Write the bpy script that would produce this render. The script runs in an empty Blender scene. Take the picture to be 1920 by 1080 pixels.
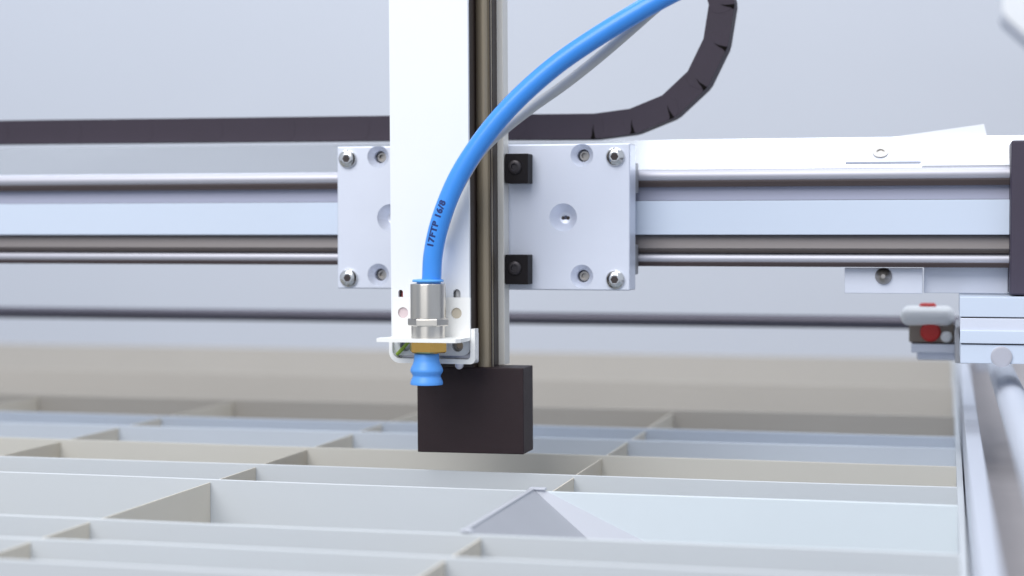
import bpy, bmesh, math, random
from mathutils import Vector, Matrix, Euler
random.seed(7)
MM = 0.001
sc = bpy.context.scene
COL = sc.collection

# ------------------------------------------------------------------ camera
# All coordinates below are millimetres: X along the gantry rail, Y away from
# the viewer, Z up, Z = 0 at the top edge of the tray dividers.
cam_d = bpy.data.cameras.new('camera')
cam = bpy.data.objects.new('camera', cam_d)
COL.objects.link(cam)
cam.location = (0, 0, 0.100)
cam.rotation_euler = (math.radians(90 - 1.704), 0, math.radians(13.805))
cam_d.sensor_width = 36
cam_d.lens = 3329 / 1920 * 36
cam_d.clip_start = 0.01
cam_d.clip_end = 60
cam_d.dof.use_dof = True
cam_d.dof.focus_distance = 0.725
cam_d.dof.aperture_fstop = 7.0
sc.camera = cam

# ------------------------------------------------------------------ light
w = bpy.data.worlds.new('World')
sc.world = w
w.use_nodes = True
bg = w.node_tree.nodes['Background']
bg.inputs[0].default_value = (0.80, 0.87, 1.0, 1)
bg.inputs[1].default_value = 0.70

def area(name, loc, target, sx, sy, power, col):
    l = bpy.data.lights.new(name, 'AREA')
    l.shape = 'RECTANGLE'
    l.size, l.size_y = sx, sy
    l.energy = power
    l.color = col
    o = bpy.data.objects.new(name, l)
    COL.objects.link(o)
    o.location = loc
    d = Vector(target) - Vector(loc)
    o.rotation_euler = d.to_track_quat('-Z', 'Y').to_euler()
    return o

area('key_softbox', (-0.50, -0.55, 1.15), (-0.2, 0.74, 0.08), 1.25, 1.25, 26, (1.0, 0.985, 0.965))
area('ceiling_lamp', (0.25, 0.78, 1.9), (0.25, 0.78, 0.0), 1.3, 1.2, 15, (0.92, 0.96, 1.0))

area('wall_fill', (-1.35, 1.45, 1.9), (-1.35, 2.0, 0.0), 0.9, 0.9, 14, (0.84, 0.92, 1.0))  # added unseen fill that brightens the left wall and far rows

vs = sc.view_settings
vs.view_transform = 'Standard'
vs.look = 'None'
vs.exposure = 0.0
vs.gamma = 1.0
vs.use_curve_mapping = False

# ------------------------------------------------------------------ materials
MATS = {}
def mat(name, col, rough=0.5, metal=0.0, var=0.04, scale=60.0, bump=0.0, bscale=900.0, stretch=(1, 1, 1),
        spec=0.5, rvar=0.06, trans=0.0, coat=0.0):
    m = bpy.data.materials.new(name)
    m.use_nodes = True
    nt = m.node_tree
    N, L = nt.nodes, nt.links
    b = N['Principled BSDF']
    b.inputs['Metallic'].default_value = metal
    b.inputs['Specular IOR Level'].default_value = spec
    b.inputs['Coat Weight'].default_value = coat
    tc = N.new('ShaderNodeTexCoord')
    mp = N.new('ShaderNodeMapping')
    mp.inputs['Scale'].default_value = stretch
    L.new(tc.outputs['Object'], mp.inputs['Vector'])
    n1 = N.new('ShaderNodeTexNoise')
    n1.inputs['Scale'].default_value = scale
    n1.inputs['Detail'].default_value = 5
    L.new(mp.outputs[0], n1.inputs['Vector'])
    mx = N.new('ShaderNodeMix')
    mx.data_type = 'RGBA'
    c = Vector(col)
    mx.inputs[6].default_value = (*(c * (1 - var)), 1)
    mx.inputs[7].default_value = (*(Vector([min(v, 1) for v in c * (1 + var)])), 1)
    L.new(n1.outputs['Fac'], mx.inputs[0])
    L.new(mx.outputs[2], b.inputs['Base Color'])
    mr = N.new('ShaderNodeMapRange')
    mr.inputs['To Min'].default_value = max(rough - rvar, 0.02)
    mr.inputs['To Max'].default_value = min(rough + rvar, 1)
    L.new(n1.outputs['Fac'], mr.inputs['Value'])
    L.new(mr.outputs[0], b.inputs['Roughness'])
    if bump > 0:
        n2 = N.new('ShaderNodeTexNoise')
        n2.inputs['Scale'].default_value = bscale
        n2.inputs['Detail'].default_value = 3
        L.new(mp.outputs[0], n2.inputs['Vector'])
        bp = N.new('ShaderNodeBump')
        bp.inputs['Strength'].default_value = bump
        bp.inputs['Distance'].default_value = 0.0002
        L.new(n2.outputs['Fac'], bp.inputs['Height'])
        L.new(bp.outputs[0], b.inputs['Normal'])
    MATS[name] = m
    return m

mat('wall_paint', (0.725, 0.75, 0.815), 0.8, var=0.03, scale=2.5, bump=0.1, bscale=300)
mat('floor_grey', (0.10, 0.10, 0.105), 0.7, var=0.1, scale=6)
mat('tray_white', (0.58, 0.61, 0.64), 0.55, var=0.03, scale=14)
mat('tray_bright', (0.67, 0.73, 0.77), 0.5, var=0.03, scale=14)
mat('tray_lit_cream', (0.59, 0.575, 0.53), 0.6, var=0.03, scale=14)  # same tray material, warm light on this row put into the colour
mat('cross_shade', (0.70, 0.645, 0.55), 0.6, var=0.03, scale=14)  # brownish shade of the right-hand faces put into the colour
mat('tray_lit_tan', (0.475, 0.44, 0.395), 0.65, var=0.04, scale=12)  # same tray material, beige light on the far rows tinted in
mat('tray_shade_blue', (0.66, 0.72, 0.81), 0.6, var=0.03, scale=14)  # same tray material, bluish shadow of the rail put into the colour
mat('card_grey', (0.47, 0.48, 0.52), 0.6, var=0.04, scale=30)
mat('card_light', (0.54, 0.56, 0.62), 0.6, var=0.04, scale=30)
mat('anodised_plate', (0.73, 0.77, 0.88), 0.42, metal=0.35, var=0.02, scale=40, bump=0.15, bscale=2500)
mat('anodised_edge', (0.60, 0.62, 0.66), 0.35, metal=0.7, var=0.03, scale=60)
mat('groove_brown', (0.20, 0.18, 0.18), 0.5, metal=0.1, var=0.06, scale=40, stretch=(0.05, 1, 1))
mat('groove_lilac', (0.36, 0.37, 0.47), 0.55, var=0.04, scale=40, stretch=(0.05, 1, 1))
mat('rail_face', (0.61, 0.69, 0.82), 0.55, metal=0.0, var=0.02, scale=20, stretch=(0.05, 1, 1))
mat('rail_groove', (0.40, 0.40, 0.45), 0.5, metal=0.2, var=0.05, scale=60, stretch=(0.05, 1, 1))
mat('rod_metal', (0.50, 0.50, 0.56), 0.46, metal=0.5, var=0.12, scale=90, stretch=(0.03, 1, 1))
mat('trough_metal', (0.70, 0.71, 0.74), 0.16, metal=0.95, var=0.03, scale=25, stretch=(0.3, 1, 1), rvar=0.03)
mat('white_paint', (0.87, 0.89, 0.92), 0.35, var=0.015, scale=30, bump=0.06, bscale=1200)
mat('bracket_white', (0.95, 0.95, 0.93), 0.3, metal=0.1, var=0.02, scale=50)
mat('bracket_grey', (0.60, 0.60, 0.66), 0.3, metal=0.6, var=0.03, scale=50)
mat('black_plastic', (0.022, 0.011, 0.014), 0.55, spec=0.35, var=0.15, scale=120, bump=0.25, bscale=2500)
mat('black_block', (0.008, 0.006, 0.008), 0.6, spec=0.25, var=0.15, scale=120, bump=0.2, bscale=2500)
mat('black_screw', (0.05, 0.045, 0.05), 0.35, metal=0.6, var=0.1)
mat('end_cap_dark', (0.045, 0.035, 0.06), 0.55, var=0.1, scale=100)
mat('chain_plastic', (0.040, 0.031, 0.046), 0.6, spec=0.3, var=0.12, scale=80, bump=0.2, bscale=1800)
mat('chain_core', (0.004, 0.003, 0.003), 0.8, spec=0.1)
mat('profile_tan', (0.36, 0.30, 0.215), 0.4, metal=0.35, var=0.08, scale=80, stretch=(1, 1, 0.04))
mat('profile_grey', (0.80, 0.78, 0.73), 0.45, metal=0.2, var=0.05, scale=80, stretch=(1, 1, 0.04))
mat('profile_dark', (0.028, 0.017, 0.014), 0.5, var=0.1)
mat('nickel', (0.66, 0.63, 0.58), 0.3, metal=1.0, var=0.03, scale=120, stretch=(1, 1, 0.1), rvar=0.04)
mat('screw_steel', (0.74, 0.74, 0.74), 0.2, metal=1.0, var=0.03, scale=200)
mat('screw_dull', (0.42, 0.40, 0.38), 0.35, metal=0.9, var=0.08, scale=200)
mat('rod_shadow_and_dark_line', (0.045, 0.032, 0.034), 0.6, var=0.1)
mat('hole_dark', (0.04, 0.03, 0.03), 0.6)
mat('hole_tan', (0.62, 0.56, 0.46), 0.5, metal=0.3)
mat('hole_pink', (0.72, 0.60, 0.62), 0.5, metal=0.2)
mat('wire_red', (0.22, 0.02, 0.015), 0.5)
mat('wire_green', (0.32, 0.48, 0.05), 0.5)
mat('brass', (0.72, 0.44, 0.12), 0.24, metal=1.0, var=0.05, scale=150)
mat('tube_blue', (0.055, 0.30, 0.87), 0.30, var=0.03, scale=60, coat=0.1)
mat('ring_blue', (0.10, 0.38, 0.85), 0.35, var=0.03)
mat('cup_blue', (0.09, 0.33, 0.84), 0.42, var=0.04, scale=90)
mat('tube_grey', (0.60, 0.60, 0.60), 0.4, var=0.03, scale=60)
mat('print_ink', (0.008, 0.03, 0.16), 0.5, var=0.2, scale=2000)
mat('switch_white', (0.95, 0.96, 0.97), 0.4, var=0.01)
mat('switch_body', (0.28, 0.23, 0.19), 0.5, var=0.1)
mat('switch_red', (0.62, 0.025, 0.02), 0.4, var=0.05)
mat('grey_metal', (0.34, 0.35, 0.38), 0.5, metal=0.4, var=0.05)
mat('dark_steel_rod', (0.09, 0.085, 0.11), 0.35, metal=0.5, var=0.1, scale=40, stretch=(0.05, 1, 1))
mat('side_rail_white', (0.56, 0.59, 0.67), 0.45, metal=0.2, var=0.02, scale=20, stretch=(1, 0.1, 1))
mat('side_rail_gap', (0.42, 0.39, 0.39), 0.6, var=0.1)

def turned(name, aniso=0.8, rot=0.0):
    nt = MATS[name].node_tree
    b = nt.nodes['Principled BSDF']
    b.inputs['Anisotropic'].default_value = aniso
    b.inputs['Anisotropic Rotation'].default_value = rot
    t = nt.nodes.new('ShaderNodeTangent')
    t.direction_type = 'RADIAL'
    t.axis = 'Z'
    nt.links.new(t.outputs[0], b.inputs['Tangent'])
turned('nickel', 0.85, 0.25)
# ------------------------------------------------------------------ mesh helpers (mm)
def new_bm():
    return bmesh.new()

def box(x0, x1, y0, y1, z0, z1, bev=0.0, seg=2, bm=None):
    bm2 = bmesh.new()
    bmesh.ops.create_cube(bm2, size=1.0)
    for v in bm2.verts:
        v.co = Vector(((x0 + x1) / 2 + v.co.x * (x1 - x0), (y0 + y1) / 2 + v.co.y * (y1 - y0), (z0 + z1) / 2 + v.co.z * (z1 - z0)))
    if bev > 0:
        bmesh.ops.bevel(bm2, geom=bm2.edges[:], offset=bev, segments=seg, profile=0.5, affect='EDGES')
    if bm is None:
        return bm2
    merge(bm, bm2)
    return bm

def merge(bm, other):
    me = bpy.data.meshes.new('tmp')
    other.to_mesh(me)
    other.free()
    bm.from_mesh(me)
    bpy.data.meshes.remove(me)
    return bm

def prism(pts, axis, a0, a1, bev=0.0, seg=2):
    """extrude a closed 2-D outline along an axis: 'x' pts=(y,z), 'y' pts=(x,z), 'z' pts=(x,y)"""
    bm = bmesh.new()
    def mk(p, a):
        return {'x': (a, p[0], p[1]), 'y': (p[0], a, p[1]), 'z': (p[0], p[1], a)}[axis]
    A = [bm.verts.new(mk(p, a0)) for p in pts]
    B = [bm.verts.new(mk(p, a1)) for p in pts]
    n = len(pts)
    bm.faces.new(A)
    bm.faces.new(B[::-1])
    for i in range(n):
        bm.faces.new((A[i], B[i], B[(i + 1) % n], A[(i + 1) % n]))
    bmesh.ops.recalc_face_normals(bm, faces=bm.faces[:])
    if bev > 0:
        cap = [e for e in bm.edges if e.calc_face_angle(0) > 0.6]
        bmesh.ops.bevel(bm, geom=cap, offset=bev, segments=seg, profile=0.5, affect='EDGES')
    return bm

def rrect(x0, x1, z0, z1, r, n=6):
    """rounded rectangle, r = (bl, br, tr, tl)"""
    if not isinstance(r, tuple):
        r = (r,) * 4
    out = []
    for (cx, cz, sx, sz, a0, rr) in ((x0, z0, 1, 1, 180, r[0]), (x1, z0, -1, 1, 270, r[1]), (x1, z1, -1, -1, 0, r[2]), (x0, z1, 1, -1, 90, r[3])):
        if rr <= 0:
            out.append((cx, cz))
            continue
        for k in range(n + 1):
            a = math.radians(a0 + 90 * k / n)
            out.append((cx + sx * rr + rr * math.cos(a), cz + sz * rr + rr * math.sin(a)))
    return out

def lathe(prof, c=(0, 0, 0), axis='z', n=48, cap=True):
    """prof = list of (radius, height) from one end to the other"""
    bm = bmesh.new()
    rings = []
    for r, h in prof:
        ring = []
        for k in range(n):
            a = 2 * math.pi * k / n
            p = Vector((r * math.cos(a), r * math.sin(a), h))
            if axis == 'y':
                p = Vector((p.x, -p.z, p.y))      # height grows towards the viewer
            elif axis == 'x':
                p = Vector((p.z, p.x, p.y))
            ring.append(bm.verts.new(p + Vector(c)))
        rings.append(ring)
    for a, b in zip(rings, rings[1:]):
        for k in range(n):
            bm.faces.new((a[k], a[(k + 1) % n], b[(k + 1) % n], b[k]))
    if cap:
        bm.faces.new(rings[0][::-1])
        bm.faces.new(rings[-1])
    bmesh.ops.recalc_face_normals(bm, faces=bm.faces[:])
    return bm

def catmull(pts, per=10):
    P = [Vector(p) for p in pts]
    P = [P[0] * 2 - P[1]] + P + [P[-1] * 2 - P[-2]]
    out = []
    for i in range(1, len(P) - 2):
        for k in range(per):
            t = k / per
            a, b, c, d = P[i - 1], P[i], P[i + 1], P[i + 2]
            out.append(0.5 * ((2 * b) + (c - a) * t + (2 * a - 5 * b + 4 * c - d) * t * t + (3 * b - a - 3 * c + d) * t ** 3))
    out.append(P[-2])
    return out

def tube(path, r, n=28):
    bm = bmesh.new()
    rings = []
    for i, p in enumerate(path):
        t = (path[min(i + 1, len(path) - 1)] - path[max(i - 1, 0)]).normalized()
        s = t.cross(Vector((0, 1, 0))).normalized()
        u = s.cross(t)
        rings.append([bm.verts.new(p + s * (r * math.cos(2 * math.pi * k / n)) + u * (r * math.sin(2 * math.pi * k / n))) for k in range(n)])
    for a, b in zip(rings, rings[1:]):
        for k in range(n):
            bm.faces.new((a[k], a[(k + 1) % n], b[(k + 1) % n], b[k]))
    bm.faces.new(rings[0][::-1])
    bm.faces.new(rings[-1])
    bmesh.ops.recalc_face_normals(bm, faces=bm.faces[:])
    return bm

def to_mesh(name, bm, m, off=(0, 0, 0), smooth=38):
    off = Vector(off)
    for v in bm.verts:
        v.co = (v.co - off) * MM
    bm.normal_update()
    for f in bm.faces:
        f.smooth = True
    lim = math.radians(smooth)
    for e in bm.edges:
        if len(e.link_faces) == 2:
            e.smooth = e.calc_face_angle(0) < lim
    me = bpy.data.meshes.new(name)
    bm.to_mesh(me)
    bm.free()
    me.materials.append(MATS[m])
    return me

ORIGIN = {}
def weigh(o):
    md = o.modifiers.new('weighted_normal', 'WEIGHTED_NORMAL')
    md.mode = 'FACE_AREA'
    md.weight = 90
    md.keep_sharp = True
def thing(name, label, cat, base, group=None):
    o = bpy.data.objects.new(name, None)
    o.empty_display_size = 0.01
    COL.objects.link(o)
    o.location = Vector(base) * MM
    o['label'] = label
    o['category'] = cat
    if group:
        o['group'] = group
    ORIGIN[o] = Vector(base)
    return o

def part(parent, name, bm, m, smooth=38):
    off = ORIGIN[parent]
    o = bpy.data.objects.new(name, to_mesh(name, bm, m, off, smooth))
    COL.objects.link(o)
    o.parent = parent
    weigh(o)
    ORIGIN[o] = off
    return o

def single(name, bm, m, label, cat, base, group=None, smooth=38):
    o = bpy.data.objects.new(name, to_mesh(name, bm, m, base, smooth))
    COL.objects.link(o)
    o.location = Vector(base) * MM
    o['label'] = label
    o['category'] = cat
    if group:
        o['group'] = group
    weigh(o)
    ORIGIN[o] = Vector(base)
    return o

def structure(name, bm, m):
    o = bpy.data.objects.new(name, to_mesh(name, bm, m))
    COL.objects.link(o)
    o['kind'] = 'structure'
    ORIGIN[o] = Vector((0, 0, 0))
    return o

def cut(bm, cutters):
    """subtract cutter bmeshes (mm) from bm with the exact boolean"""
    def tmp(b):
        me = bpy.data.meshes.new('cut')
        b.to_mesh(me)
        b.free()
        o = bpy.data.objects.new('cut', me)
        COL.objects.link(o)
        return o
    base = tmp(bm)
    cs = [tmp(c) for c in cutters]
    for c in cs:
        md = base.modifiers.new('b', 'BOOLEAN')
        md.operation = 'DIFFERENCE'
        md.solver = 'EXACT'
        md.object = c
    dg = bpy.context.evaluated_depsgraph_get()
    me = bpy.data.meshes.new_from_object(base.evaluated_get(dg))
    out = bmesh.new()
    out.from_mesh(me)
    bpy.data.meshes.remove(me)
    for o in [base] + cs:
        me = o.data
        bpy.data.objects.remove(o)
        bpy.data.meshes.remove(me)
    return out

# ------------------------------------------------------------------ setting
structure('wall', box(-5000, 5000, 2300, 2400, -700, 3200), 'wall_paint')
structure('ground', box(-6000, 6000, -4000, 2299, -712, -700), 'floor_grey')

# ------------------------------------------------------------------ divider tray
FLOOR = -88
tray = thing('divider_tray', 'white open tray divided into rectangular cells by thin upright panels', 'tray', (-500, 980, FLOOR))
X_EDGE = 4.0
X_LEFT = -1010.0
T = 0.55                                   # half thickness of a panel
ROWS = [(492, 'tray_white'), (529, 'tray_white'), (571, 'tray_white'), (675, 'tray_white'), (724, 'tray_white'), (790, 'tray_lit_cream'),
        (855, 'tray_shade_blue'), (906, 'tray_shade_blue'), (1008, 'tray_lit_tan'), (1200, 'tray_lit_tan'), (1474, 'tray_lit_tan')]
CROSS = [-946, -815, -684, -553, -422, -293, -151]
part(tray, 'floor_panel', box(X_LEFT, X_EDGE, 480, 1476, FLOOR - 4, FLOOR), 'tray_white')
part(tray, 'side_wall', box(X_EDGE, X_EDGE + 2.5, 480, 1476, FLOOR - 4, 0.0, 0.3), 'tray_white')
part(tray, 'side_wall', box(X_LEFT - 2.5, X_LEFT, 480, 1476, FLOOR - 4, 0.0, 0.3), 'tray_white')
def row_sheet(xa, xb, y):
    n = max(2, int((xb - xa) / 24))
    ph, ph2 = random.uniform(0, 6.28), random.uniform(0, 6.28)
    bm = bmesh.new()
    rings = []
    for i in range(n + 1):
        x = xa + (xb - xa) * i / n
        dy = 0.45 * math.sin(x / 62 + ph) + 0.25 * math.sin(x / 23 + ph2)
        dz = 0.12 * math.sin(x / 48 + ph2)
        rings.append([bm.verts.new((x, y + dy + a * T, z)) for a, z in ((-1, FLOOR), (-1, dz - 0.25), (-0.55, dz), (0.55, dz), (1, dz - 0.25), (1, FLOOR))])
    for a, b in zip(rings, rings[1:]):
        for k in range(6):
            bm.faces.new((a[k], b[k], b[(k + 1) % 6], a[(k + 1) % 6]))
    bm.faces.new(rings[0])
    bm.faces.new(rings[-1][::-1])
    bmesh.ops.recalc_face_normals(bm, faces=bm.faces[:])
    return bm
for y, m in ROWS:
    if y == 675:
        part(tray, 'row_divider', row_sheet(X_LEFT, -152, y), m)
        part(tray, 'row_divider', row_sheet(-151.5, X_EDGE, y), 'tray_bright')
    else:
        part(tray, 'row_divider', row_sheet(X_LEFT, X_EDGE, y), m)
for xc in CROSS:
    for (ya, _), (yb, _) in zip(ROWS, ROWS[1:9]):
        if xc == -151 and ya == 571:
            continue
        dx = random.uniform(-0.7, 0.7)
        part(tray, 'cross_divider', box(xc - 1.1 + dx, xc - 0.5 + dx, ya + T, yb - T, FLOOR, -1.3), 'cross_shade')
for k, xk in enumerate((X_LEFT + 20, X_EDGE - 20)):
    for yk in (500, 1450):
        part(tray, 'leg', box(xk - 12, xk + 12, yk - 12, yk + 12, -700, FLOOR - 4, 1), 'grey_metal')

# folded grey insert in the front cell
ins = thing('folded_insert', 'folded grey card insert standing like a tent in the front tray cell', 'insert', (-150, 625, FLOOR))
def sheet(vs, th):
    bm = bmesh.new()
    f = bm.faces.new([bm.verts.new(v) for v in vs])
    bm.normal_update()
    n = f.normal.copy()
    r = bmesh.ops.extrude_face_region(bm, geom=[f])
    for g in r['geom']:
        if isinstance(g, bmesh.types.BMVert):
            g.co -= n * th
    bmesh.ops.recalc_face_normals(bm, faces=bm.faces[:])
    return bm
N0, P0 = (-156.0, 573.0, 0.3), (-157.0, 673.4, 0.8)
Q0, R0 = (-114.0, 668.0, -34.0), (-78.0, 673.0, -34.0)
QB, NB = (-104.0, 640.0, -42.0), (-156.0, 573.0, -40.0)
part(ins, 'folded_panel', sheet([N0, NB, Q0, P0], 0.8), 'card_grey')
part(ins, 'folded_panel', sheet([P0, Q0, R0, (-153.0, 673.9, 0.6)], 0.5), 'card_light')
part(ins, 'edge_strip', box(-158.2, -156.2, 573, 673.4, -3.0, 1.2, 0.3), 'card_grey')
part(ins, 'edge_tab', box(-158.6, -154, 571.5, 574.0, 0.4, 1.2, 0.3), 'card_light')
part(ins, 'edge_tab', box(-158.6, -152, 672.5, 676.0, 0.5, 1.3, 0.3), 'card_light')

# ------------------------------------------------------------------ gantry rail
XA, XB = -640.0, 24.5
rail = thing('gantry_rail', 'long horizontal aluminium double rail with two guide rods behind the screwed plate', 'rail', (-300, 775, 86))
part(rail, 'rail_face', box(XA, XB, 762.5, 770, 100.2, 114.8, 0.25), 'rail_face')
part(rail, 'rail_web', box(XA, XB, 770, 778, 92.5, 124, 0.2), 'rail_groove')
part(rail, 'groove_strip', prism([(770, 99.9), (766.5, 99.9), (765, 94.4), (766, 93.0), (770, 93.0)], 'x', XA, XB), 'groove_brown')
part(rail, 'groove_strip', prism([(770, 115.1), (768.5, 115.1), (768.5, 121.0), (770, 121.0)], 'x', XA, XB), 'groove_lilac')
for zc, r in ((125.7, 2.95), (89.9, 2.55)):
    part(rail, 'guide_rod', lathe([(r, XA), (r, XB)], (0, 767.5, zc), 'x', 40), 'rod_metal')
# dark strips that stand in for the shaded undersides of the rods
part(rail, 'rod_shade_strip', prism([(766.0, 124.6), (764.9, 123.0), (765.2, 120.9), (770, 120.9), (770, 124.6)], 'x', XA, XB), 'rod_shadow_and_dark_line')
part(rail, 'rod_shade_strip', prism([(766.0, 88.9), (764.9, 88.0), (765.2, 86.5), (777, 86.5), (777, 92.4), (768, 92.4)], 'x', XA, XB), 'rod_shadow_and_dark_line')
part(rail, 'thin_dark_strip', box(XA, XB, 764.6, 767, 92.45, 92.95), 'rod_shadow_and_dark_line')  # thin dark line just above the lower rod
part(rail, 'chain_trough', prism([(769.5, 128.6), (782.5, 142.2), (812, 142.2), (812, 141.0), (783, 141.0), (771.5, 128.6)], 'x', XA, XB + 30), 'trough_metal')
# mounting tabs with their screws
def dome_screw(c, r, h, parent, m='screw_steel', sm='hole_dark', sock=0.42):
    prof = [(r, 0), (r, h * 0.25)]
    for k in range(1, 7):
        a = k / 6 * math.radians(72)
        prof.append((r * (0.0 + math.cos(a * 0.92) * 1.0) if k < 6 else r * sock * 1.12, h * 0.25 + h * 0.75 * math.sin(a) / math.sin(math.radians(72))))
    s = part(parent, 'screw', lathe(prof, c, 'y', 36), m)
    hx = lathe([(r * sock, 0.0), (r * sock, 0.06)], (c[0], c[1] - h, c[2]), 'y', 6)
    part(s, 'socket', hx, sm)
    return s
tu = part(rail, 'mounting_tab', prism([(770.9, 131.25), (778.9, 139.6), (779.6, 138.9), (771.6, 130.55)], 'x', -43, -11.5), 'anodised_plate')
part(rail, 'cover_strip', prism([(769.4, 129.4), (781.0, 141.5), (781.5, 141.0), (769.9, 128.9)], 'x', -11.0, XB), 'white_paint')
tl = part(rail, 'mounting_tab', box(-43, -10.5, 771, 774, 75.2, 86.0, 0.3), 'anodised_plate')
us = lathe([(3.4, 0), (3.3, 0.5), (1.7, 0.55), (1.6, 0.1)], (0, 0, 0), 'y', 28)
bmesh.ops.rotate(us, verts=us.verts[:], cent=(0, 0, 0), matrix=Matrix.Rotation(math.radians(-46.5), 3, 'X'))
bmesh.ops.translate(us, verts=us.verts[:], vec=(-28.4, 774.7, 135.2))
part(tu, 'screw', us, 'screw_dull')
part(tl, 'screw', lathe([(3.6, 0), (3.3, 1.5), (1.8, 3.2), (0.9, 4.2)], (-26.7, 771, 82.6), 'y', 24), 'screw_dull')
part(rail, 'adapter_plate', box(-10, XB, 776, 779, 75.4, 92, 0.3), 'anodised_plate')
part(rail, 'end_cap', box(24.6, 60, 752, 800, 75.6, 138.7, 0.9, 3), 'end_cap_dark')
for k in (-600,):
    part(rail, 'end_cap', box(XA - 14, XA, 752, 800, 75.6, 138.7, 0.9, 3), 'end_cap_dark')

# thin white card lying on the rail end
single('white_card', prism([(-24, 142.3), (15.6, 142.3), (14.4, 147.4)], 'y', 784.5, 785.3), 'white_paint',
       'thin white wedge of card standing on the rail at its right end', 'card', (-5, 785, 142.3))

# ------------------------------------------------------------------ carriage plate
car = thing('carriage_plate', 'thick pale grey aluminium plate with domed screws mounted across the rail', 'plate', (-196, 749, 76.5))
CS = [(-241.6, 133.9), (-241.6, 82.2), (-150.6, 133.6), (-150.6, 82.1)]
cutters = [lathe([(2.7, -9), (2.7, 0 - 3.2), (4.95, 0.0), (5.0, 3.0)], (x - 1.1, 742, z + 0.4), 'y', 40) for x, z in CS]
for x in (-159.8, -237.2):
    cutters.append(lathe([(0.9, -9), (0.9, -5.2), (2.6, -4.6), (5.8, -0.6), (6.0, 0.0), (6.0, 3.0)], (x, 742, 107.6), 'y', 48))
pl = cut(box(-261.6, -131.0, 742, 756.5, 76.5, 138.9, 0.6, 3), cutters)
part(car, 'plate', pl, 'anodised_plate', 30)
for x, z in CS:
    s = part(car, 'countersunk_screw', lathe([(2.3, 0), (2.3, 2.0), (2.0, 2.3), (1.3, 2.3), (1.2, 0.8)], (x - 1.1, 749.8, z + 0.4), 'y', 24), 'screw_dull')
for x, z in [(-256.6, 133.5), (-256.2, 81.2), (-137.2, 133.2), (-137.1, 81.2)]:
    dome_screw((x, 742, z), 4.1, 2.5, car)
for x in (-159.8,):
    for d in (-1.1, 1.1):
        part(car, 'drill_mark', lathe([(0.75, 0), (0.75, 0.25)], (x + d, 747.1, 107.4), 'y', 16), 'hole_dark')
for zc in (128.3, 85.4):
    b = part(car, 'clamp_block', box(-183.2, -173.2, 733, 742, zc - 6.3, zc + 6.3, 0.35), 'black_block')
    s = part(b, 'screw', lathe([(2.9, 0), (2.9, 0.7), (2.5, 1.0), (1.5, 1.0), (1.45, 0.1)], (-178.9, 733, zc + 0.6), 'y', 28), 'black_screw')
for zc in (124.7, 89.45):                     # plain bearings riding the rods
    for xb in (-255, -147):
        part(car, 'bearing_block', box(xb, xb + 16, 756.5, 764, zc - 6.5, zc + 6.5, 0.5), 'grey_metal')

# ------------------------------------------------------------------ vertical axis
ax = thing('vertical_axis', 'tall upright axis with white front cover and black block at its foot', 'axis', (-200, 722, 8.6))
def slot(x, z0, z1, r):
    return prism(rrect(x - r, x + r, z0, z1, r), 'y', 690, 712)
cov = prism(rrect(-223.0, -189.5, 50.6, 290, (3.2, 3.2, 0, 0)), 'y', 700, 702)
cov = cut(cov, [slot(-218.9, 69, 77.6, 1.0), slot(-194.9, 69, 77.9, 1.6),
                lathe([(2.4, -12), (2.4, 12)], (-194.7, 700, 54.6), 'y', 28), lathe([(2.4, -12), (2.4, 12)], (-217, 700, 54.6), 'y', 28)])
part(ax, 'front_cover', cov, 'white_paint', 30)
part(ax, 'spacer', box(-221.5, -190.6, 705.5, 713, 60.5, 290), 'profile_dark')
part(ax, 'spacer', box(-192.6, -190.6, 702, 705.5, 62, 290), 'profile_dark')
part(ax, 'rail_body', box(-206, -191.5, 713, 737, 44.8, 290), 'profile_dark')
for xr in (-188.5, -200.6):
    part(ax, 'guide_rod', lathe([(3.4, 44.7), (3.4, 290)], (xr, 721.5, 0), 'z', 32), 'profile_tan')
part(ax, 'groove_line', box(-185.3, -184.9, 718.6, 719.6, 44.9, 290), 'profile_dark')
part(ax, 'rail_web', box(-191.5, -185.7, 725.2, 733, 44.8, 290), 'profile_dark')
part(ax, 'back_plate', box(-206, -183.0, 733, 741.8, 44.6, 290, 0.4), 'profile_grey')
part(ax, 'foot_block', box(-217.0, -170.9, 716, 733.6, 8.6, 44.6, 0.45, 3), 'black_plastic', 30)
part(ax, 'cable', tube(catmull([(-194.6, 703.6, 62), (-194.9, 703.4, 72), (-194.7, 703.4, 82)], 6), 1.6, 14), 'tube_grey')
part(ax, 'cable', tube(catmull([(-218.6, 703.0, 66), (-218.9, 702.5, 72), (-218.3, 702.2, 78)], 6), 0.7, 12), 'wire_red')
ax.rotation_euler = (0, math.radians(-0.35), 0)

# ------------------------------------------------------------------ brackets at the gripper
rb = thing('rear_bracket', 'bent grey metal bracket behind the foot of the white front cover', 'bracket', (-205, 706, 47.5))
part(rb, 'back_plate', prism(rrect(-223.6, -187.2, 47.6, 60, (2.0, 0.6, 0, 0)), 'y', 703.2, 704.6, 0), 'bracket_grey')
lip = prism(rrect(-223.6, -187.0, 47.4, 70, (4.6, 2.0, 0, 0)), 'y', 697.6, 703.2)
lip = cut(lip, [prism(rrect(-222.2, -188.9, 49.3, 80, (3.4, 1.6, 0, 0)), 'y', 690, 710), box(-230, -205, 690, 710, 56.0, 90), box(-205, -180, 690, 710, 61.8, 90)])
part(rb, 'folded_rim', lip, 'bracket_white', 30)
part(rb, 'wire', tube(catmull([(-220.5, 698.6, 50.8), (-217.5, 698.2, 53.8), (-215.0, 698.4, 56.6)], 6), 0.75, 12), 'wire_green')
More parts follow.
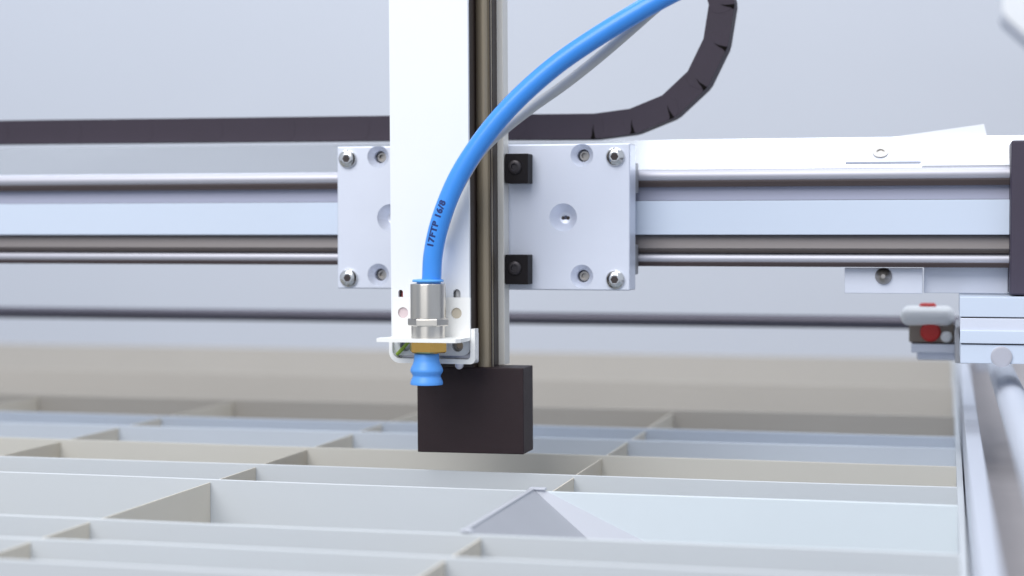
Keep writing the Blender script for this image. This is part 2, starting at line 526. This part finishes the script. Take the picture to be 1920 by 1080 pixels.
part(rb, 'hole_ring', lathe([(2.3, 0), (2.3, 0.6), (1.4, 0.7), (1.3, 0.1)], (-194.7, 702.9, 54.6), 'y', 24), 'screw_dull')
part(rb, 'rivet', lathe([(1.8, 0), (1.7, 0.7), (1.0, 1.2)], (-193.9, 699.0, 46.9), 'y', 20), 'bracket_grey')

fb = thing('angle_bracket', 'white angle bracket with two round holes holding the metal air fitting', 'bracket', (-204, 695, 57))
XF0, XF1 = -221.6, -188.8
fp = prism(rrect(XF0, XF1, 57.2, 74.6, 0.5), 'y', 696.8, 698.3)
fp = cut(fp, [lathe([(2.25, -12), (2.25, 12)], (x, 697, 68.2), 'y', 28) for x in (-217.3, -194.6)])
part(fb, 'upright', fp, 'bracket_white', 30)
sh = prism([(-223.4, 680.5), (-190.4, 680.5), (-188.9, 683.0), (-188.9, 696.8), (-221.6, 696.8), (-221.6, 690.0), (-223.8, 686.5)], 'z', 57.0, 58.5, 0.0)
sh = cut(sh, [lathe([(4.4, 50), (4.4, 70)], (-204.0, 688, 0), 'z', 32)])
part(fb, 'shelf', sh, 'bracket_white', 30)
part(fb, 'hole_plug', lathe([(2.2, 0), (2.2, 0.5)], (-217.3, 698.2, 68.2), 'y', 24), 'hole_pink')
part(fb, 'hole_plug', lathe([(2.2, 0), (2.2, 0.5), (1.6, 0.6)], (-194.6, 698.2, 68.2), 'y', 24), 'hole_tan')

# ------------------------------------------------------------------ push-in fitting, cup, hoses
CX, CY = -204.0, 688.0
fit = thing('air_fitting', 'shiny nickel push-in air fitting standing on the white angle bracket', 'fitting', (CX, CY, 52.6))
part(fit, 'upper_body', lathe([(6.9, 66.2), (7.2, 66.6), (7.2, 80.0), (6.9, 80.4), (5.0, 80.5)], (CX, CY, 0), 'z', 56), 'nickel')
hexm = lathe([(7.9, 63.4), (8.2, 63.8), (8.2, 66.0), (7.9, 66.4)], (0, 0, 0), 'z', 6)
bmesh.ops.rotate(hexm, verts=hexm.verts[:], cent=(0, 0, 0), matrix=Matrix.Rotation(math.radians(12), 3, 'Z'))
bmesh.ops.translate(hexm, verts=hexm.verts[:], vec=(CX, CY, 0))
part(fit, 'hex_collar', hexm, 'nickel', 20)
part(fit, 'lower_body', lathe([(6.9, 58.52), (6.9, 63.6)], (CX, CY, 0), 'z', 56), 'nickel')
part(fit, 'threaded_stem', lathe([(4.2, 51.0), (4.2, 60)], (CX, CY, 0), 'z', 24), 'brass')
nut = lathe([(7.4, 52.6), (8.1, 53.1), (8.1, 56.95)], (0, 0, 0), 'z', 6)
bmesh.ops.rotate(nut, verts=nut.verts[:], cent=(0, 0, 0), matrix=Matrix.Rotation(math.radians(-8), 3, 'Z'))
bmesh.ops.translate(nut, verts=nut.verts[:], vec=(CX, CY, 0))
part(fit, 'lock_nut', nut, 'brass', 20)
part(fit, 'release_ring', lathe([(4.6, 80.3), (4.6, 81.0), (6.3, 81.2), (6.4, 81.7), (6.1, 82.1), (4.4, 82.3)], (CX, CY, 0), 'z', 48), 'ring_blue')

cup = [(4.6, 52.4), (5.0, 52.0), (5.15, 49.5), (5.5, 48.2), (6.4, 46.3), (6.65, 45.4), (6.5, 44.7), (5.75, 43.5), (5.65, 43.0), (5.9, 42.4), (6.5, 41.0), (6.65, 40.0), (6.5, 39.6), (6.3, 39.7), (5.0, 42.0)]
single('suction_cup', lathe(cup, (CX - 0.6, CY, 0), 'z', 48), 'cup_blue', 'small blue rubber bellows suction cup under the brass nut', 'suction cup', (CX, CY, 39.6), smooth=50)

TP = [(-203.2, 688, 79), (-202.5, 688, 82), (-201.8, 687.6, 91.6), (-199.4, 687, 102.4), (-195.6, 686.6, 113.1), (-190.5, 686.4, 123.8), (-183.6, 686.6, 134.5),
      (-174.5, 687, 145.9), (-163.6, 687.5, 156.9), (-150.6, 688, 167.6), (-136.7, 688, 176.7), (-121.8, 688, 185.3), (-108, 688, 192.6), (-92, 688, 200)]
tp = catmull(TP, 12)
TR = 3.95
hose = single('blue_air_hose', tube(tp, TR, 36), 'tube_blue', 'thick bright blue plastic air hose curving up from the metal fitting', 'hose', (-203, 688, 79))
GP = [(-201, 694.6, 98), (-195.6, 694.3, 113.6), (-189.6, 694.6, 125.2), (-182.8, 696, 135.2), (-173.6, 698, 143.8), (-162.9, 699, 151.9), (-149.9, 699, 160.6), (-136.8, 698, 170.2), (-123.8, 696.5, 180.4), (-111.5, 695.5, 190.4), (-98, 694, 200)]
single('grey_air_hose', tube(catmull(GP, 10), 2.2, 28), 'tube_grey', 'thin grey hose running just under the blue air hose', 'hose', (-201, 694.6, 98))

# printed lettering wrapped on the hose
def lettering(text, s0, size, ang0, parent):
    cum = [0.0]
    for a, b in zip(tp, tp[1:]):
        cum.append(cum[-1] + (b - a).length)
    def frame(s):
        for i in range(len(cum) - 1):
            if cum[i + 1] >= s:
                t = (s - cum[i]) / (cum[i + 1] - cum[i])
                p = tp[i].lerp(tp[i + 1], t)
                d = (tp[min(i + 2, len(tp) - 1)] - tp[max(i - 1, 0)]).normalized()
                return p, d
    cu = bpy.data.curves.new('print', 'FONT')
    cu.body = text
    cu.size = size
    cu.offset = size * 0.055
    cu.resolution_u = 3
    cu.space_character = 1.12
    o = bpy.data.objects.new('print', cu)
    COL.objects.link(o)
    dg = bpy.context.evaluated_depsgraph_get()
    me = bpy.data.meshes.new_from_object(o.evaluated_get(dg))
    bpy.data.objects.remove(o)
    bpy.data.curves.remove(cu)
    bm = bmesh.new()
    bm.from_mesh(me)
    bpy.data.meshes.remove(me)
    bmesh.ops.triangulate(bm, faces=bm.faces[:])
    bmesh.ops.subdivide_edges(bm, edges=bm.edges[:], cuts=3, use_grid_fill=True)
    r = TR + 0.05
    for v in bm.verts:
        p, d = frame(s0 + v.co.x)
        front = Vector((0, -1, 0))
        side = d.cross(front).normalized()          # points to the lower right of the hose
        a = ang0 - v.co.y / r
        v.co = p + (front * math.cos(a) + side * math.sin(a)) * r
    part(parent, 'printed_lettering', bm, 'print_ink')
lettering('17FTP 16/8', 16.2, 3.75, 0.12, hose)

# ------------------------------------------------------------------ cable chain
ch = thing('cable_chain', 'dark plastic cable drag chain lying on the rail and curling up', 'cable chain', (-250, 800, 142.6))
CP = [(-660, 800, 150.9), (-459, 800, 150.9), (-357, 800, 150.5), (-257, 800, 150.1), (-186, 800, 149.7), (-161.3, 800, 149.4), (-146.5, 800, 150.2), (-133.0, 800, 153.2),
      (-120.8, 800, 159.0), (-111.1, 800, 167.7), (-104.6, 800, 178.3), (-100.3, 800, 190.0), (-98.7, 800, 200.7), (-100.4, 800, 211), (-106, 800, 224), (-116, 800, 236), (-130, 800, 245)]
cp = catmull(CP, 40)
PITCH = 17.6
joints = [cp[0]]
acc = 0.0
# walk so that one joint falls on the start of the curve
tot = 0.0
for a, b in zip(cp, cp[1:]):
    acc += (b - a).length
    if acc >= PITCH:
        joints.append(b)
        acc = 0.0
H = 5.75
for i, (a, b) in enumerate(zip(joints, joints[1:])):
    d = (b - a)
    ln = d.length
    ang = math.atan2(d.z, d.x)
    R = Matrix.Rotation(-ang, 3, 'Y')
    inset = 0.0 if i % 2 else 0.12
    out = []
    for k in range(9):                       # rounded nose, then rounded tail
        t = math.radians(-90 + 180 * k / 8)
        out.append((ln + 4.2 * math.cos(t), H * math.sin(t)))
    for k in range(9):
        t = math.radians(90 + 180 * k / 8)
        out.append((4.2 * math.cos(t), H * math.sin(t)))
    bm = prism(out, 'y', 794.0 + inset, 806.0 - inset, 0.06, 1)
    def place(bm):
        for v in bm.verts:
            loc = R @ Vector((v.co.x, 0, v.co.z))
            v.co = Vector((a.x + loc.x, v.co.y, a.z + loc.z))
        return bm
    lk = part(ch, 'chain_link', place(bm), 'chain_plastic', 25)
    if i + 2 < len(joints) and i > 3:
        d2 = joints[i + 2] - b
        if abs(math.atan2(d2.z, d2.x) - ang) > 0.12:     # stop notch opens on the outside of the bend
            nb = prism([(ln - 1.9, -H + 0.1), (ln + 0.5, -H + 0.1), (ln + 0.1, -H + 1.8), (ln - 0.5, -H + 4.2), (ln - 0.4, 0.8), (ln - 1.0, -H + 4.2), (ln - 1.2, -H + 1.6)], 'y', 793.8, 795.5)
            part(lk, 'stop_notch', place(nb), 'chain_core')
core = tube(cp, 3.6, 12)
part(ch, 'inner_cable', core, 'chain_core')

# ------------------------------------------------------------------ background rod
single('support_rod', lathe([(3.6, -1100), (3.6, 14)], (0, 1000, 51.9), 'x', 32), 'dark_steel_rod',
       'thin dark steel rod running level behind the rail', 'rod', (-500, 1000, 48.3))

# ------------------------------------------------------------------ right hand side
sb = thing('side_carriage', 'stacked pale metal carriage block at the right end under the dark cap', 'block', (20, 760, 48))
part(sb, 'slab', box(4.6, 70, 738, 800, 67.1, 75.0, 0.3), 'rail_face')
part(sb, 'slab', box(4.8, 70, 738, 800, 56.4, 66.6, 0.3), 'anodised_plate')
part(sb, 'slab', box(4.8, 70, 737, 800, 56.5, 61.6, 0.3), 'rail_face')
part(sb, 'lower_block', box(5.0, 70, 738, 800, 48.4, 55.9, 0.3), 'rail_face')
part(sb, 'bushing', lathe([(4.2, 0), (4.2, 0.8), (3.0, 1.0)], (21.0, 738, 51.2), 'y', 32), 'bracket_grey')
part(sb, 'shadow_gap', box(5.4, 70, 739, 799, 55.8, 56.6), 'hole_dark')
part(sb, 'shadow_gap', box(5.4, 70, 739, 799, 66.5, 67.2), 'hole_dark')

sr = thing('side_rail', 'pale metal rail running towards the viewer along the tray edge', 'rail', (25, 600, -4))
part(sr, 'inner_flange', box(7.2, 13.2, 330, 1400, -90, 20, 0.6), 'side_rail_white')
part(sr, 'base_channel', box(13.2, 60, 330, 1400, -90, 4, 0.4), 'side_rail_gap')
part(sr, 'guide_rod', lathe([(6.0, -1400), (6.0, -330)], (25.5, 0, 33.5), 'y', 32), 'side_rail_white')
for yk in (345, 1300):
    part(sr, 'rod_support', box(19, 32, yk - 8, yk + 8, 4, 29, 0.5), 'side_rail_white')
for yk in (420, 1300):
    part(sr, 'leg', box(20, 44, yk - 12, yk + 12, -700, -90, 1), 'grey_metal')

sw = thing('limit_switch', 'small white-topped sensor with a red button beside the pale block', 'switch', (-9, 850, 49))
bd = part(sw, 'body', box(-17.6, 3.0, 846, 864, 50.0, 58.6, 1.0), 'switch_body')
part(sw, 'cover', box(-21.4, 3.0, 842, 868, 58.0, 66.6, 3.9, 6), 'switch_white', 50)
part(sw, 'button', lathe([(4.6, 0), (4.6, 1.2), (3.8, 2.2)], (-7.8, 846, 55.2), 'y', 28), 'switch_red')
part(sw, 'button', lathe([(3.9, 65), (3.9, 67.4), (3.0, 68.2)], (-9.2, 855, 0), 'z', 28), 'switch_red')
part(sw, 'connector', lathe([(2.6, 0), (2.6, 1.6), (1.6, 2.4)], (-0.6, 846, 53.0), 'y', 24), 'switch_white')
part(sw, 'foot_plate', box(-16.5, 6.0, 844, 870, 45.5, 49.6, 0.4), 'anodised_plate')
part(sw, 'arm', box(3.2, 9.0, 799.8, 868, 44, 60, 0.4), 'grey_metal')
part(sw, 'lower_bracket', box(-14, 7, 852, 868, 41.5, 45.4, 0.8), 'anodised_plate')

# ------------------------------------------------------------------ white housing, top right
wh = thing('white_housing', 'blurred white machine housing cut off by the upper right corner', 'housing', (90, 1330, 240))
part(wh, 'shell', prism([(35.5, 330), (35.5, 258), (38, 253), (62, 230), (260, 226), (260, 330)], 'y', 1300, 1345, 1.5), 'white_paint')
part(wh, 'lower_trim', prism([(36.0, 256.5), (38, 252.5), (62, 229.5), (61.2, 227.8), (36.6, 250.8), (35.0, 254.5)], 'y', 1302, 1343), 'side_rail_white')
part(wh, 'wall_arm', box(200, 240, 1345, 2299, 270, 310, 2), 'grey_metal')
